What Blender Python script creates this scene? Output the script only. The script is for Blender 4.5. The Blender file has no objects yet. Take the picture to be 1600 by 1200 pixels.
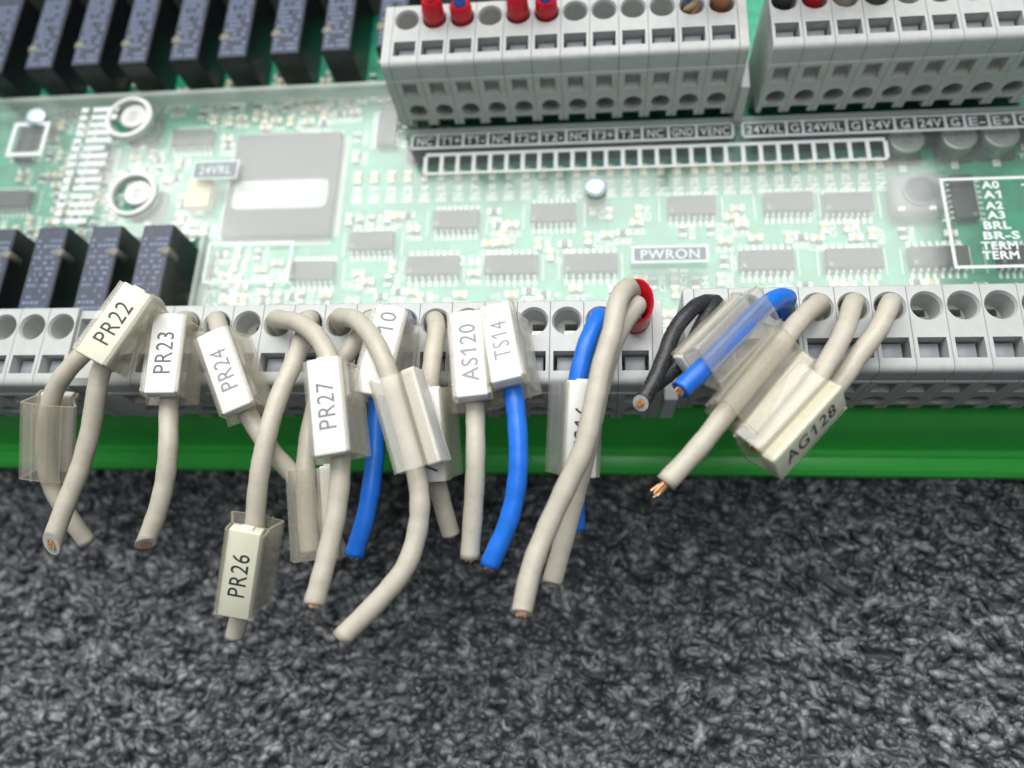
import bpy, bmesh, math, random
import numpy as np
from mathutils import Vector, Matrix

random.seed(7); rng = np.random.default_rng(7)
S = 0.001                       # every length below is in millimetres, the scene is in metres
CAM_POS = [59.42, -47.33, 105.39]
CAM_ROT = [[0.994, 0.0021, 0.1096], [0.0346, 0.9428, -0.3314], [-0.104, 0.3332, 0.9371]]
FOCAL_PX = 1202.58
FOCUS = 105.6
STRIPS = {'A': [0.0, 0.0], 'B': [76.25, 1.71], 'L': [-36.3, -0.09], 'U': [25.8, 59.1], 'V': [91.13, 58.95]}
WIRES = [
  dict(col='grey', end='dull', pts=[(-15.0, 0.0, -6.0), (-15.0, 0.0, -2.2), (-13.28, 0.22, 1.5), (-12.23, -1.14, 4.5), (-14.59, -4.51, 5.5), (-18.41, -8.11, 5.0), (-21.7, -11.66, 3.5), (-23.9, -15.44, 1.0), (-25.42, -19.7, -2.0), (-25.72, -24.07, -5.0), (-24.48, -28.03, -8.0), (-22.03, -32.74, -12.0)], label='short beige wire behind, passing through the leftmost blank clear sleeve'),
  dict(col='grey', end='flat', pts=[(-10.0, 0.0, -6.0), (-10.0, 0.0, -2.2), (-8.55, 0.38, 2.0), (-6.91, 0.45, 6.0), (-6.39, -0.56, 9.0), (-7.07, -3.49, 10.5), (-8.88, -6.87, 10.5), (-11.03, -11.17, 9.0), (-11.66, -14.7, 8.0), (-12.8, -18.87, 6.0), (-14.59, -24.52, 4.0), (-16.26, -29.44, 3.0), (-17.81, -34.77, 2.0)], label='beige wire carrying the PR22 tag, copper end facing the camera', cut=(0, -0.3, 0.9), slant=1.5),
  dict(col='grey', end='cut', pts=[(-5.0, 0.0, -6.0), (-5.0, 0.0, -2.2), (-4.02, 0.11, 1.5), (-3.24, -1.67, 4.5), (-3.02, -5.34, 5.5), (-2.64, -10.79, 5.2), (-2.11, -15.65, 5.0), (-1.41, -21.23, 4.5), (-1.88, -25.55, 3.0), (-3.04, -29.88, 1.5), (-4.87, -34.23, 0.0)], label='beige wire carrying the PR23 tag, slanted copper end', cut=(0.6, -0.3, 0.5), slant=0.9),
  dict(col='grey', end='dull', pts=[(0.0, 0.0, -6.0), (0.0, 0.0, -2.2), (0.81, 0.05, 1.5), (3.02, -2.58, 4.5), (5.79, -7.94, 5.5), (8.32, -13.31, 5.3), (10.0, -16.75, 4.0), (13.16, -21.07, 2.5), (16.5, -24.67, 0.0), (19.87, -29.64, -3.0), (22.16, -34.71, -6.0)], label='beige wire carrying the PR24 tag, slanting right behind the others'),
  dict(col='grey', end='dull', pts=[(25.0, 0.0, -6.0), (25.0, 0.0, -2.2), (25.25, 0.08, 1.0), (24.9, -2.48, 3.0), (23.2, -6.26, 3.5), (20.51, -9.57, 3.0), (18.55, -14.66, 2.0), (17.92, -20.3, 1.5), (17.96, -25.69, 0.5), (18.36, -30.92, -1.0), (18.83, -34.55, -2.0)], label='beige wire hidden behind the PR27 wire, inside the speckled clear sleeve'),
  dict(col='grey', end='dull', pts=[(15.0, 0.0, -6.0), (15.0, 0.0, -2.2), (15.53, 0.31, 1.0), (16.21, -2.6, 3.5), (16.1, -8.01, 5.5), (14.86, -14.2, 6.5), (13.85, -20.73, 6.5), (12.99, -26.71, 5.0), (12.18, -31.59, 2.5), (10.4, -38.17, -1.5), (9.08, -42.41, -4.0), (7.64, -46.31, -6.0)], label='long beige wire carrying the PR26 tag at its lower end', cut=(0.3, -0.9, -0.4)),
  dict(col='grey', end='cut', pts=[(10.0, 0.0, -6.0), (10.0, 0.0, -2.2), (10.57, -0.19, 2.0), (13.85, -2.13, 6.0), (17.03, -3.57, 8.0), (20.68, -6.52, 9.5), (22.93, -10.09, 10.0), (24.42, -14.46, 10.0), (25.21, -19.71, 9.5), (25.79, -24.83, 9.0), (25.59, -29.73, 8.0), (24.7, -35.4, 7.0), (23.9, -39.42, 6.5), (23.21, -42.19, 6.0)], label='long beige wire carrying the PR27 tag, bright copper at its cut end', cut=(0.25, -0.7, 0.35)),
  dict(col='grey', end='dull', pts=[(20.0, 0.0, -6.0), (20.0, 0.0, -2.2), (20.58, -0.2, 2.0), (22.74, -1.83, 6.0), (25.48, -3.4, 8.5), (28.45, -6.52, 10.0), (30.54, -10.05, 10.5), (31.96, -13.56, 10.0), (33.6, -18.49, 8.5), (35.37, -23.94, 7.5), (36.18, -28.44, 6.5), (35.93, -32.49, 5.5), (34.63, -36.99, 5.0), (31.54, -41.06, 4.5), (26.8, -45.93, 4.0)], label='long beige wire curving lower left from the clear sleeve right of PR27', cut=(-0.2, -0.9, -0.5)),
  dict(col='blue', end='flat', pts=[(30.0, 0.0, -6.0), (30.0, 0.0, -2.2), (30.18, -0.1, 1.5), (30.71, -1.54, 4.0), (29.99, -3.96, 5.6), (29.01, -7.73, 5.6), (28.66, -12.29, 4.8), (28.47, -17.96, 3.5), (28.33, -23.26, 2.5), (27.49, -29.3, 1.0), (25.65, -35.06, -1.0)], label='blue wire behind the clear sleeve right of the PR27 tag', cut=(0, -0.95, -0.3)),
  dict(col='grey', end='cut', pts=[(35.0, 0.0, -6.0), (35.0, 0.0, -2.2), (35.31, -0.37, 1.5), (36.18, -3.03, 4.0), (36.16, -7.93, 5.0), (35.78, -13.37, 4.0), (35.93, -18.57, 2.5), (36.6, -23.51, 0.0), (37.49, -27.59, -2.5), (38.48, -31.38, -5.0)], label='short beige wire between the blank clear sleeve and the AS120 tag', cut=(0.2, -0.95, -0.2)),
  dict(col='grey', end='flat', pts=[(40.0, 0.0, -6.0), (40.0, 0.0, -2.2), (40.17, -0.33, 1.5), (40.87, -2.27, 4.0), (41.87, -7.07, 5.2), (42.48, -11.89, 5.2), (42.82, -17.42, 5.0), (43.02, -22.7, 4.5), (42.74, -28.44, 2.5), (42.18, -35.16, 0.0)], label='straight beige wire carrying the AS120 tag', cut=(0, -0.96, -0.25)),
  dict(col='blue', end='cut', pts=[(45.0, 0.0, -6.0), (45.0, 0.0, -2.2), (45.28, -0.28, 1.5), (45.74, -2.13, 4.0), (46.74, -6.78, 5.6), (47.58, -11.24, 6.0), (48.44, -15.88, 6.0), (48.91, -21.13, 5.5), (48.78, -25.28, 4.5), (47.76, -30.18, 3.0), (45.01, -36.39, 1.0)], label='bright blue wire carrying the TS14 tag', cut=(-0.2, -0.85, 0.15)),
  dict(col='blue', end='flat', pts=[(60.0, 0.0, -6.0), (60.0, 0.0, -2.2), (59.75, -0.16, 1.5), (59.56, -1.57, 3.5), (58.12, -5.66, 5.0), (56.97, -10.25, 4.5), (56.26, -14.92, 3.0), (56.07, -20.81, 1.0), (56.41, -25.79, -1.0), (56.39, -30.62, -3.0)], label='blue wire going under the crossed beige pair from the red ferrule', cut=(0, -0.96, -0.25)),
  dict(col='grey', end='cut', pts=[(65.0, 0.0, -6.0), (65.0, 0.0, -2.2), (64.38, 0.07, 2.0), (64.86, -0.36, 5.5), (64.84, -1.3, 7.5), (63.39, -3.54, 8.0), (61.53, -7.4, 8.0), (60.22, -11.83, 7.5), (59.01, -16.92, 6.5), (57.9, -21.81, 5.0), (56.61, -26.6, 3.0), (55.05, -32.29, 1.0), (53.33, -38.17, -1.0)], label='rear beige wire of the pair in the red twin ferrule, ending higher', cut=(0, -0.7, 0.45)),
  dict(col='grey', end='cut', pts=[(65.0, 0.0, -6.0), (65.0, 0.0, -2.2), (64.3, 0.89, 2.0), (64.29, 1.89, 5.0), (63.59, 0.72, 9.0), (62.25, -2.64, 12.0), (61.36, -7.45, 12.5), (60.11, -11.7, 12.0), (59.04, -16.75, 11.5), (57.74, -22.38, 10.5), (55.55, -27.01, 9.0), (52.97, -32.47, 7.5), (51.19, -37.21, 7.0), (50.09, -42.45, 6.5)], label='front beige wire of the pair in the red twin ferrule, reaching lowest', cut=(0.1, -0.6, 0.55)),
  dict(col='black', end='flat', pts=[(76.25, 1.71, -6.0), (76.25, 1.71, -2.2), (75.73, 2.01, 1.0), (74.74, 0.8, 4.0), (72.74, -1.1, 6.0), (70.07, -4.7, 7.0), (68.35, -9.11, 7.5), (66.77, -12.93, 8.0), (65.13, -15.6, 8.0)], label='scuffed black wire reaching farthest down, bright copper strands facing out', cut=(-0.2, -0.3, 0.9), slant=1.0, r=1.1),
  dict(col='black', end='cut', pts=[(76.25, 1.71, -6.0), (76.25, 1.71, -2.2), (76.55, 2.0, 1.0), (76.14, 0.82, 3.5), (74.09, -2.9, 5.0), (72.08, -7.06, 5.8), (69.96, -10.0, 6.2), (68.17, -11.71, 6.6), (66.29, -13.38, 7.5)], label='second scuffed black wire, lying against the blue wire, cut shorter', cut=(-0.3, -0.3, 0.8), r=1.1),
  dict(col='blue', end='cut', pts=[(86.25, 1.71, -6.0), (86.25, 1.71, -2.2), (86.28, 1.82, 1.5), (85.81, 0.99, 4.5), (83.46, -0.85, 8.0), (80.07, -4.23, 10.5), (76.82, -8.07, 11.5), (73.85, -11.14, 11.5), (69.98, -14.86, 11.0)], label='blue wire bending left through a clear sleeve beside the black wires', cut=(-0.5, -0.7, 0.25)),
  dict(col='grey', end='strand', pts=[(91.25, 1.71, -6.0), (91.25, 1.71, -2.2), (91.2, 1.78, 1.0), (89.65, -0.01, 4.0), (86.65, -3.47, 7.0), (82.91, -8.44, 9.0), (79.53, -12.61, 9.5), (76.24, -16.68, 9.5), (72.48, -21.46, 9.0), (67.98, -26.34, 8.5)], label='beige wire right of the blue one, a copper wisp at its tip', cut=(-0.5, -0.8, -0.2)),
  dict(col='grey', end='dull', pts=[(96.25, 1.71, -6.0), (96.25, 1.71, -2.2), (95.96, 1.71, 1.0), (94.89, 0.34, 3.5), (92.63, -4.51, 6.0), (89.56, -9.69, 7.5), (86.32, -14.19, 8.5), (82.84, -17.98, 8.5), (79.36, -21.57, 8.0)], label='beige wire running into the AG128 tag sleeve'),
  dict(col='grey', end='dull', pts=[(101.25, 1.71, -6.0), (101.25, 1.71, -2.2), (100.93, 1.64, 1.0), (99.81, 0.17, 3.5), (97.44, -3.95, 4.6), (94.53, -7.67, 4.6), (91.55, -11.68, 4.3), (88.91, -14.28, 4.0)], label='rightmost beige wire, tucked behind the AG128 tag'),
]
MARKERS = [
  dict(c=[-24.26, -18.51, -1.13], ax=[-0.2277, -0.8, -0.5551], up=[-0.3346, 0.5996, -0.727], L=12.6, txt=None, dark=0.1, off=0, fw=0.72, label='yellowed clear sleeve with no readable tag, leftmost on the wires'),
  dict(c=[-8.3, -5.34, 9.83], ax=[-0.4309, -0.9024, -0.0003], up=[0.2433, -0.1165, 0.9629], L=11.2, txt='PR22', dark=0.04, off=0, fw=0.72, label='cream wire tag printed PR22 in a clear sleeve'),
  dict(c=[-2.7, -8.53, 5.07], ax=[0.0735, -0.9973, 0.0011], up=[0.1819, 0.0145, 0.9832], L=11.8, txt='PR23', dark=0.12, off=0, fw=0.72, label='white wire tag printed PR23 in a clear sleeve'),
  dict(c=[7.06, -10.68, 4.72], ax=[0.4283, -0.8997, -0.0845], up=[0.0475, -0.071, 0.9963], L=12, txt='PR24', dark=0.28, off=0, fw=0.72, label='white wire tag printed PR24 with faint grey letters'),
  dict(c=[24.58, -17.51, 9.6], ax=[0.1799, -0.9811, -0.0716], up=[0.0199, -0.0692, 0.9974], L=12.6, txt='PR27', dark=0.2, off=0, fw=0.72, label='white wire tag printed PR27 in a clear sleeve'),
  dict(c=[10.77, -36.29, -0.35], ax=[-0.2303, -0.8356, -0.4987], up=[0.1188, -0.5327, 0.8379], L=12.6, txt='PR26', dark=0.03, off=0, fw=0.72, label='cream wire tag printed PR26, hanging lowest of all'),
  dict(c=[33.66, -18.78, 8.75], ax=[0.3029, -0.9269, -0.2217], up=[0.9492, 0.2725, 0.1576], L=12.6, txt=None, dark=0.1, off=0, fw=0.72, label='clear sleeve right of PR27, its white tag turned edge-on to the right'),
  dict(c=[18.37, -29.36, -0.58], ax=[0.0859, -0.961, -0.2627], up=[0.9768, 0.1332, -0.1676], L=12.6, txt=None, dark=0.1, off=0, fw=0.72, label='speckled clear sleeve half hidden behind the PR27 wire, below its tag'),
  dict(c=[29.5, -7.95, 4.85], ax=[-0.1684, -0.9848, -0.0416], up=[0.0193, -0.0455, 0.9988], L=12.6, txt='10', dark=0.25, off=-4, fw=0.72, label='white wire tag showing 10, on the blue wire behind a beige wire'),
  dict(c=[36.21, -18.06, 2.09], ax=[0.0671, -0.9315, -0.3574], up=[0.0444, -0.3551, 0.9338], L=12.6, txt='7', dark=0.08, off=4.5, fw=0.72, label='clear sleeve half hidden left of the AS120 wire, tag facing front'),
  dict(c=[41.85, -8.93, 4.71], ax=[0.1374, -0.9883, 0.0667], up=[0.0437, 0.0734, 0.9963], L=12.6, txt='AS120', dark=0.3, off=0, fw=0.8, label='white wire tag printed AS120 with bold grey letters'),
  dict(c=[46.82, -7.58, 4.64], ax=[0.1946, -0.9569, 0.2154], up=[-0.1311, 0.1922, 0.9726], L=12.6, txt='TS14', dark=0.3, off=0, fw=0.72, label='white wire tag printed TS14 with pale letters on a blue wire'),
  dict(c=[56.46, -17.28, 2.15], ax=[-0.0432, -0.9429, -0.3303], up=[0.2492, -0.3303, 0.9104], L=12.6, txt='TS16', dark=0.05, off=0, fw=0.72, label='clear sleeve half hidden behind the crossed beige pair, left of red ferrule'),
  dict(c=[76.93, -7.68, 10.76], ax=[-0.6703, -0.733, 0.1159], up=[-0.5234, 0.3563, -0.774], L=12.6, txt=None, dark=0.1, off=0, fw=0.72, label='clear sleeve around the blue wire beside the black wires'),
  dict(c=[79.45, -12.72, 9.24], ax=[-0.6283, -0.7767, 0.0435], up=[0.7486, -0.6189, -0.2376], L=12.6, txt=None, dark=0.1, off=0, fw=0.72, label='clear sleeve between the blue wire and the AG128 tag'),
  dict(c=[83.08, -17.58, 8.21], ax=[-0.6817, -0.7306, -0.0379], up=[0.6443, -0.6241, 0.4421], L=12.6, txt='AG128', dark=0.05, off=0, fw=0.85, label='cream wire tag printed AG128, tilted at the right'),
]
FAR_RELAYS = [[-65.69, 62.11], [-54.7, 62.7], [-44.49, 63.0], [-34.16, 62.79], [-23.26, 63.02], [-13.02, 63.05], [-2.16, 63.34], [8.36, 63.48], [19.42, 63.73]]
NEAR_RELAYS = [[-57.79, 24.93], [-52.13, 25.19], [-41.62, 25.31], [-30.86, 25.28], [-20.77, 25.27]]
CHIPS = [[-61.6, 38.18, 4.64, 6.2], [-24.07, 51.73, 8.48, 5.77], [5.57, 20.19, 7.7, 4.36], [16.57, 26.39, 8.18, 3.62], [28.9, 20.85, 9.87, 3.63], [32.74, 30.61, 8.67, 4.62], [43.7, 20.73, 9.88, 3.98], [51.38, 31.52, 8.44, 3.89], [58.29, 20.68, 9.88, 3.94], [76.94, 32.3, 8.12, 3.69], [89.64, 20.63, 9.5, 3.84], [94.31, 32.49, 8.46, 3.78], [104.81, 32.08, 8.53, 3.6], [104.56, 20.62, 9.59, 3.92], [118.77, 20.67, 9.78, 3.63], [132.72, 20.48, 7.7, 3.33]]
CHIPS_V = [[17.44, 52.74, 5.46, 9.54], [-43.89, 46.08, 3.88, 6.34], [124.62, 32.56, 4.29, 5.01], [-61.63, 52.42, 2.99, 6.59]]
BIG_CHIP = [-2.8, 39.58, 22.13, 23.8]
STICKER = [-2.76, 36.92, 20.01, 7.24]
CAPS = [[-35.25, 54.39], [-30.55, 35.89], [115.63, 43.64], [124.69, 43.93], [131.9, 44.15]]
INDUCTOR = [116.44, 32.64]
SCREWS = [[59.31, 34.18], [-57.28, 55.44]]
YELLOW_CAP = [-19.74, 37.55, 5.02, 6.28]
LABELS_1 = [23.84, 28.92, 33.89, 38.71, 43.55, 48.66, 53.74, 58.23, 63.18, 67.97, 72.84, 77.97, 84.58]
LABELS_2 = [86.39, 94.21, 97.17, 104.86, 108.0, 113.23, 116.77, 121.93, 125.2, 129.31, 133.62, 136.62, 140.66]
GRID_X = [26.88, 111.12]
TEXT_A = [('A0', 127.37, 32.44), ('A1', 127.37, 30.5), ('A2', 127.33, 28.33), ('A3', 127.33, 26.44), ('BRL', 127.21, 24.44), ('BR-S', 126.58, 22.47), ('TERM', 125.96, 20.52), ('TERM', 125.86, 18.7)]
LED_ROW = [[12.14, 40.85], [15.58, 40.84], [19.0, 40.82], [22.4, 40.81], [25.79, 40.79], [29.17, 40.78], [32.52, 40.76], [35.86, 40.75], [39.18, 40.73], [42.49, 40.72], [45.78, 40.7], [49.05, 40.69], [52.31, 40.68], [55.56, 40.66], [58.78, 40.65], [62.0, 40.63], [65.19, 40.62], [68.37, 40.6], [71.54, 40.59], [74.69, 40.58], [77.83, 40.56], [80.95, 40.55], [84.06, 40.53], [87.15, 40.52], [90.22, 40.51], [93.29, 40.49], [96.34, 40.48], [99.37, 40.47], [102.39, 40.45], [105.4, 40.44], [108.39, 40.43], [111.37, 40.41]]
OCC = [[72.88, 23.07, 8.84, 3.46], [131.74, 28.68, 5.0, 9.6], [-18.46, 44.58, 7.02, 3.86]]
B24 = [-20.22, 38.86, -10.71, 43.1]
RB = [-13.91, 15.98, 2.93, 24.64]
PB = [65.56, 18.43, 79.0, 21.93]
BX = [119.17, 16.31, 119.2, 34.04]
BL = [-61.93, 45.94, -53.78, 54.31]
BARS = [-44.86, 29.58, -39.69, 58.09]

sc = bpy.context.scene
# ------------------------------------------------------------------ camera
cd = bpy.data.cameras.new('camera'); cam = bpy.data.objects.new('camera', cd)
sc.collection.objects.link(cam); sc.camera = cam
cam.matrix_world = Matrix.Translation(Vector(CAM_POS) * S) @ Matrix(CAM_ROT).to_4x4()
cd.sensor_width = 36.0; cd.lens = 36.0 * FOCAL_PX / 1600.0
cd.clip_start = 0.005; cd.clip_end = 20.0
cd.dof.use_dof = True; cd.dof.focus_distance = (FOCUS + 5) * S; cd.dof.aperture_fstop = 12.0
sc.render.resolution_x = 1024; sc.render.resolution_y = 768
# ------------------------------------------------------------------ world and lamps
w = bpy.data.worlds.new('World'); sc.world = w; w.use_nodes = True
bg = w.node_tree.nodes['Background']
bg.inputs[0].default_value = (0.80, 0.90, 1.0, 1); bg.inputs[1].default_value = 0.10
def area(name, loc, target, sx, sy, power, col):
    l = bpy.data.lights.new(name, 'AREA'); l.shape = 'RECTANGLE'; l.size = sx; l.size_y = sy
    l.energy = power; l.color = col
    o = bpy.data.objects.new(name, l); sc.collection.objects.link(o)
    o.location = Vector(loc) * S
    d = (Vector(target) - Vector(loc)).normalized()
    o.rotation_euler = d.to_track_quat('-Z', 'Y').to_euler()
    return o
area('ceiling_panel', (-18, 320, 520), (30, 20, -10), 0.80, 0.32, 4.6, (1.0, 0.985, 0.96))
area('ceiling_panel', (-560, 330, 500), (-20, 40, -10), 0.34, 0.50, 0.6, (0.95, 0.98, 1.0))
area('overhead_fill', (90, 10, 560), (40, 0, -10), 0.36, 0.30, 1.35, (0.97, 0.99, 1.0))  # fill lamp added above to brighten the legend row and rail lip
sc.view_settings.view_transform = 'Standard'; sc.view_settings.look = 'None'
sc.view_settings.exposure = 0.15; sc.view_settings.gamma = 1.0
sc.cycles.max_bounces = 10; sc.cycles.transparent_max_bounces = 24
sc.cycles.use_denoising = True

# ------------------------------------------------------------------ materials
def mat(name, col, rough=.5, metal=0.0, noise=None, bump=None, spec=.5, coat=0, sheen=0, sss=0, stain=None):
    """noise=(per mm, contrast 0..1)  bump=(per mm, mm)  stain=(colour, amount, per mm)"""
    m = bpy.data.materials.new(name); m.use_nodes = True
    nt = m.node_tree; b = nt.nodes['Principled BSDF']
    b.inputs['Roughness'].default_value = rough; b.inputs['Metallic'].default_value = metal
    b.inputs['Specular IOR Level'].default_value = spec; b.inputs['Coat Weight'].default_value = coat
    b.inputs['Base Color'].default_value = (*col, 1)
    if sss:
        b.inputs['Subsurface Weight'].default_value = sss
        b.inputs['Subsurface Radius'].default_value = (.0012, .0010, .0008); b.inputs['Subsurface Scale'].default_value = 1.0
    tc = nt.nodes.new('ShaderNodeTexCoord')
    last = None
    if noise:
        n = nt.nodes.new('ShaderNodeTexNoise'); n.inputs['Scale'].default_value = noise[0] / S; n.inputs['Detail'].default_value = 5
        nt.links.new(tc.outputs['Object'], n.inputs['Vector'])
        r = nt.nodes.new('ShaderNodeValToRGB'); k = noise[1]
        r.color_ramp.elements[0].position = .3; r.color_ramp.elements[1].position = .7
        r.color_ramp.elements[0].color = (*[c * (1 - k) for c in col], 1)
        r.color_ramp.elements[1].color = (*[min(1, c * (1 + k)) for c in col], 1)
        nt.links.new(n.outputs['Fac'], r.inputs['Fac']); last = r.outputs['Color']
    if stain:
        n = nt.nodes.new('ShaderNodeTexNoise'); n.inputs['Scale'].default_value = stain[2] / S; n.inputs['Detail'].default_value = 6
        n.inputs['Roughness'].default_value = .65
        nt.links.new(tc.outputs['Object'], n.inputs['Vector'])
        r = nt.nodes.new('ShaderNodeMapRange'); r.inputs['From Min'].default_value = .52; r.inputs['From Max'].default_value = .75
        r.inputs['To Max'].default_value = stain[1]
        nt.links.new(n.outputs['Fac'], r.inputs['Value'])
        mx = nt.nodes.new('ShaderNodeMix'); mx.data_type = 'RGBA'
        nt.links.new(r.outputs['Result'], mx.inputs['Factor'])
        if last: nt.links.new(last, mx.inputs['A'])
        else: mx.inputs['A'].default_value = (*col, 1)
        mx.inputs['B'].default_value = (*stain[0], 1); last = mx.outputs['Result']
    if last: nt.links.new(last, b.inputs['Base Color'])
    if bump:
        n = nt.nodes.new('ShaderNodeTexNoise'); n.inputs['Scale'].default_value = bump[0] / S; n.inputs['Detail'].default_value = 4
        nt.links.new(tc.outputs['Object'], n.inputs['Vector'])
        bp = nt.nodes.new('ShaderNodeBump'); bp.inputs['Distance'].default_value = bump[1] * S; bp.inputs['Strength'].default_value = .7
        nt.links.new(n.outputs['Fac'], bp.inputs['Height']); nt.links.new(bp.outputs['Normal'], b.inputs['Normal'])
    return m

def clear_mat(name, tint, haze_col, haze, gloss_rough, ior=1.45, dirt=0.0, dscale=3.0):
    """thin clear plastic: what is behind shows through, a Fresnel sheen, and a milky share that scatters"""
    m = bpy.data.materials.new(name); m.use_nodes = True; nt = m.node_tree; nt.nodes.clear()
    out = nt.nodes.new('ShaderNodeOutputMaterial')
    tr = nt.nodes.new('ShaderNodeBsdfTransparent'); tr.inputs[0].default_value = (*tint, 1)
    df = nt.nodes.new('ShaderNodeBsdfDiffuse'); df.inputs[0].default_value = (*haze_col, 1)
    tl = nt.nodes.new('ShaderNodeBsdfTranslucent'); tl.inputs[0].default_value = (*haze_col, 1)
    dm = nt.nodes.new('ShaderNodeMixShader'); dm.inputs[0].default_value = .5
    nt.links.new(df.outputs[0], dm.inputs[1]); nt.links.new(tl.outputs[0], dm.inputs[2])
    m1 = nt.nodes.new('ShaderNodeMixShader'); m1.inputs[0].default_value = haze
    nt.links.new(tr.outputs[0], m1.inputs[1]); nt.links.new(dm.outputs[0], m1.inputs[2])
    if dirt:
        tc = nt.nodes.new('ShaderNodeTexCoord'); n = nt.nodes.new('ShaderNodeTexNoise')
        n.inputs['Scale'].default_value = dscale / S; n.inputs['Detail'].default_value = 6; n.inputs['Roughness'].default_value = .7
        nt.links.new(tc.outputs['Object'], n.inputs['Vector'])
        r = nt.nodes.new('ShaderNodeMapRange'); r.inputs['From Min'].default_value = .45; r.inputs['From Max'].default_value = .72
        r.inputs['To Min'].default_value = haze; r.inputs['To Max'].default_value = haze + dirt
        nt.links.new(n.outputs['Fac'], r.inputs['Value']); nt.links.new(r.outputs['Result'], m1.inputs[0])
    gl = nt.nodes.new('ShaderNodeBsdfGlossy'); gl.inputs['Roughness'].default_value = gloss_rough
    fr = nt.nodes.new('ShaderNodeFresnel'); # same reflectance on entering and leaving (the sheet does not bend the ray)
    ge = nt.nodes.new('ShaderNodeNewGeometry'); mi_ = nt.nodes.new('ShaderNodeMapRange')
    mi_.inputs['To Min'].default_value = ior; mi_.inputs['To Max'].default_value = 1 / ior
    nt.links.new(ge.outputs['Backfacing'], mi_.inputs['Value']); nt.links.new(mi_.outputs['Result'], fr.inputs['IOR'])
    m2 = nt.nodes.new('ShaderNodeMixShader')
    nt.links.new(fr.outputs[0], m2.inputs[0]); nt.links.new(m1.outputs[0], m2.inputs[1]); nt.links.new(gl.outputs[0], m2.inputs[2])
    nt.links.new(m2.outputs[0], out.inputs['Surface'])
    return m

M = {}
M['term'] = mat('grey_polyamide', (.50, .52, .505), .42, noise=(.5, .06), bump=(9, .012), stain=((.42, .36, .26), .35, .22))
M['term_in'] = mat('grey_button_plastic', (.24, .26, .28), .4, noise=(.8, .1))
M['metal'] = mat('clamp_metal', (.62, .6, .55), .3, metal=.9)
M['wire_grey'] = mat('beige_insulation', (.56, .52, .43), .42, noise=(.35, .05), bump=(3.2, .03), spec=.5, stain=((.36, .32, .25), .38, .9))
M['wire_blue'] = mat('blue_insulation', (.012, .17, .74), .38, noise=(.5, .1), bump=(6, .02), stain=((.10, .28, .8), .35, 2.2))
M['wire_black'] = mat('black_insulation', (.022, .023, .027), .42, noise=(.5, .3), bump=(6, .03), stain=((.22, .22, .22), .7, 3.5))
M['wire_red'] = mat('red_insulation', (.78, .03, .03), .35, noise=(.5, .1))
M['copper'] = mat('copper_strands', (1.0, .58, .34), .36, metal=1.0, noise=(4, .2))
M['copper_dull'] = mat('dull_copper', (.5, .24, .13), .5, metal=.8, noise=(4, .3))
M['cut_face'] = mat('cut_insulation', (.74, .72, .66), .6, noise=(3, .1))
M['ferrule_red'] = mat('red_ferrule_plastic', (.66, .015, .03), .28, noise=(.7, .1), sss=0)
M['tag'] = mat('white_tag_plastic', (.80, .80, .76), .38, noise=(.25, .03), bump=(6, .008), stain=((.80, .76, .58), .5, .25))
M['tag_cream'] = mat('cream_tag_plastic', (.78, .78, .61), .4, noise=(.25, .04), bump=(6, .008))
M['sleeve'] = clear_mat('clear_sleeve_plastic', (.99, .98, .955), (.93, .91, .83), .16, .10, 1.5, dirt=.13, dscale=2.5)
M['sleeve_cut'] = clear_mat('sleeve_cut_edge', (.93, .87, .70), (.88, .80, .60), .5, .3, 1.45)
M['cover'] = clear_mat('clear_cover_plastic', (.95, .975, .96), (.80, .84, .82), .075, .10, 1.55, dirt=.05, dscale=.12)
M['cover_edge'] = clear_mat('cover_cut_edge', (.9, .95, .92), (.86, .92, .88), .6, .25, 1.5)
M['print'] = mat('white_ink', (.70, .74, .74), .6)
M['grey_ink'] = mat('grey_backing_ink', (.27, .31, .32), .6)
M['silk'] = mat('silkscreen_white', (.78, .83, .78), .6)
M['pcb'] = mat('green_solder_mask', (.012, .31, .17), .35, noise=(.35, .3), coat=.3)
M['chip'] = mat('black_epoxy', (.028, .028, .034), .5, noise=(2, .15))
M['pin'] = mat('tinned_pin', (.86, .87, .85), .3, metal=.25)
M['resist'] = mat('dark_chip_resistor', (.05, .05, .055), .5)
M['ceramic'] = mat('tan_ceramic', (.62, .49, .28), .45, noise=(1.5, .15))
M['tantal'] = mat('yellow_tantalum', (.78, .62, .32), .45)
M['relay'] = mat('black_relay_case', (.012, .013, .016), .35, noise=(.6, .2))
M['relay_top'] = mat('relay_top_reflection_tint', (.03, .042, .072), .38, noise=(1.1, .3), bump=(3, .05))  # bluish reflection on the relay tops put into their base colour
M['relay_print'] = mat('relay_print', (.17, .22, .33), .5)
M['nub'] = mat('tan_resin', (.19, .18, .16), .5, noise=(1, .2))
M['can'] = mat('aluminium_can', (.45, .45, .44), .36, metal=.55, noise=(1, .05))
M['can_dark'] = mat('capacitor_ink', (.16, .16, .17), .5)
M['cap_base'] = mat('capacitor_base', (.06, .06, .06), .5)
M['ferrite'] = mat('ferrite_grey', (.20, .21, .22), .45, noise=(1, .15))
M['ring'] = mat('white_plastic_ring', (.80, .81, .80), .45)
M['sticker'] = mat('paper_sticker', (.58, .59, .59), .6)
M['ink'] = mat('grey_ink', (.3, .3, .32), .6)
M['screw'] = mat('zinc_screw', (.80, .95, 1.0), .4, metal=.6, bump=(2, .03))
M['standoff'] = mat('tan_standoff', (.5, .42, .34), .5)
M['rail'] = mat('green_extruded_plastic', (.07, .66, .095), .28, noise=(.15, .06), bump=(2, .01), coat=.05, spec=.35, stain=((.05, .45, .07), .5, .15))
M['floor'] = mat('carpet_backing', (.012, .013, .015), .95, noise=(.6, .4))
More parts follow.
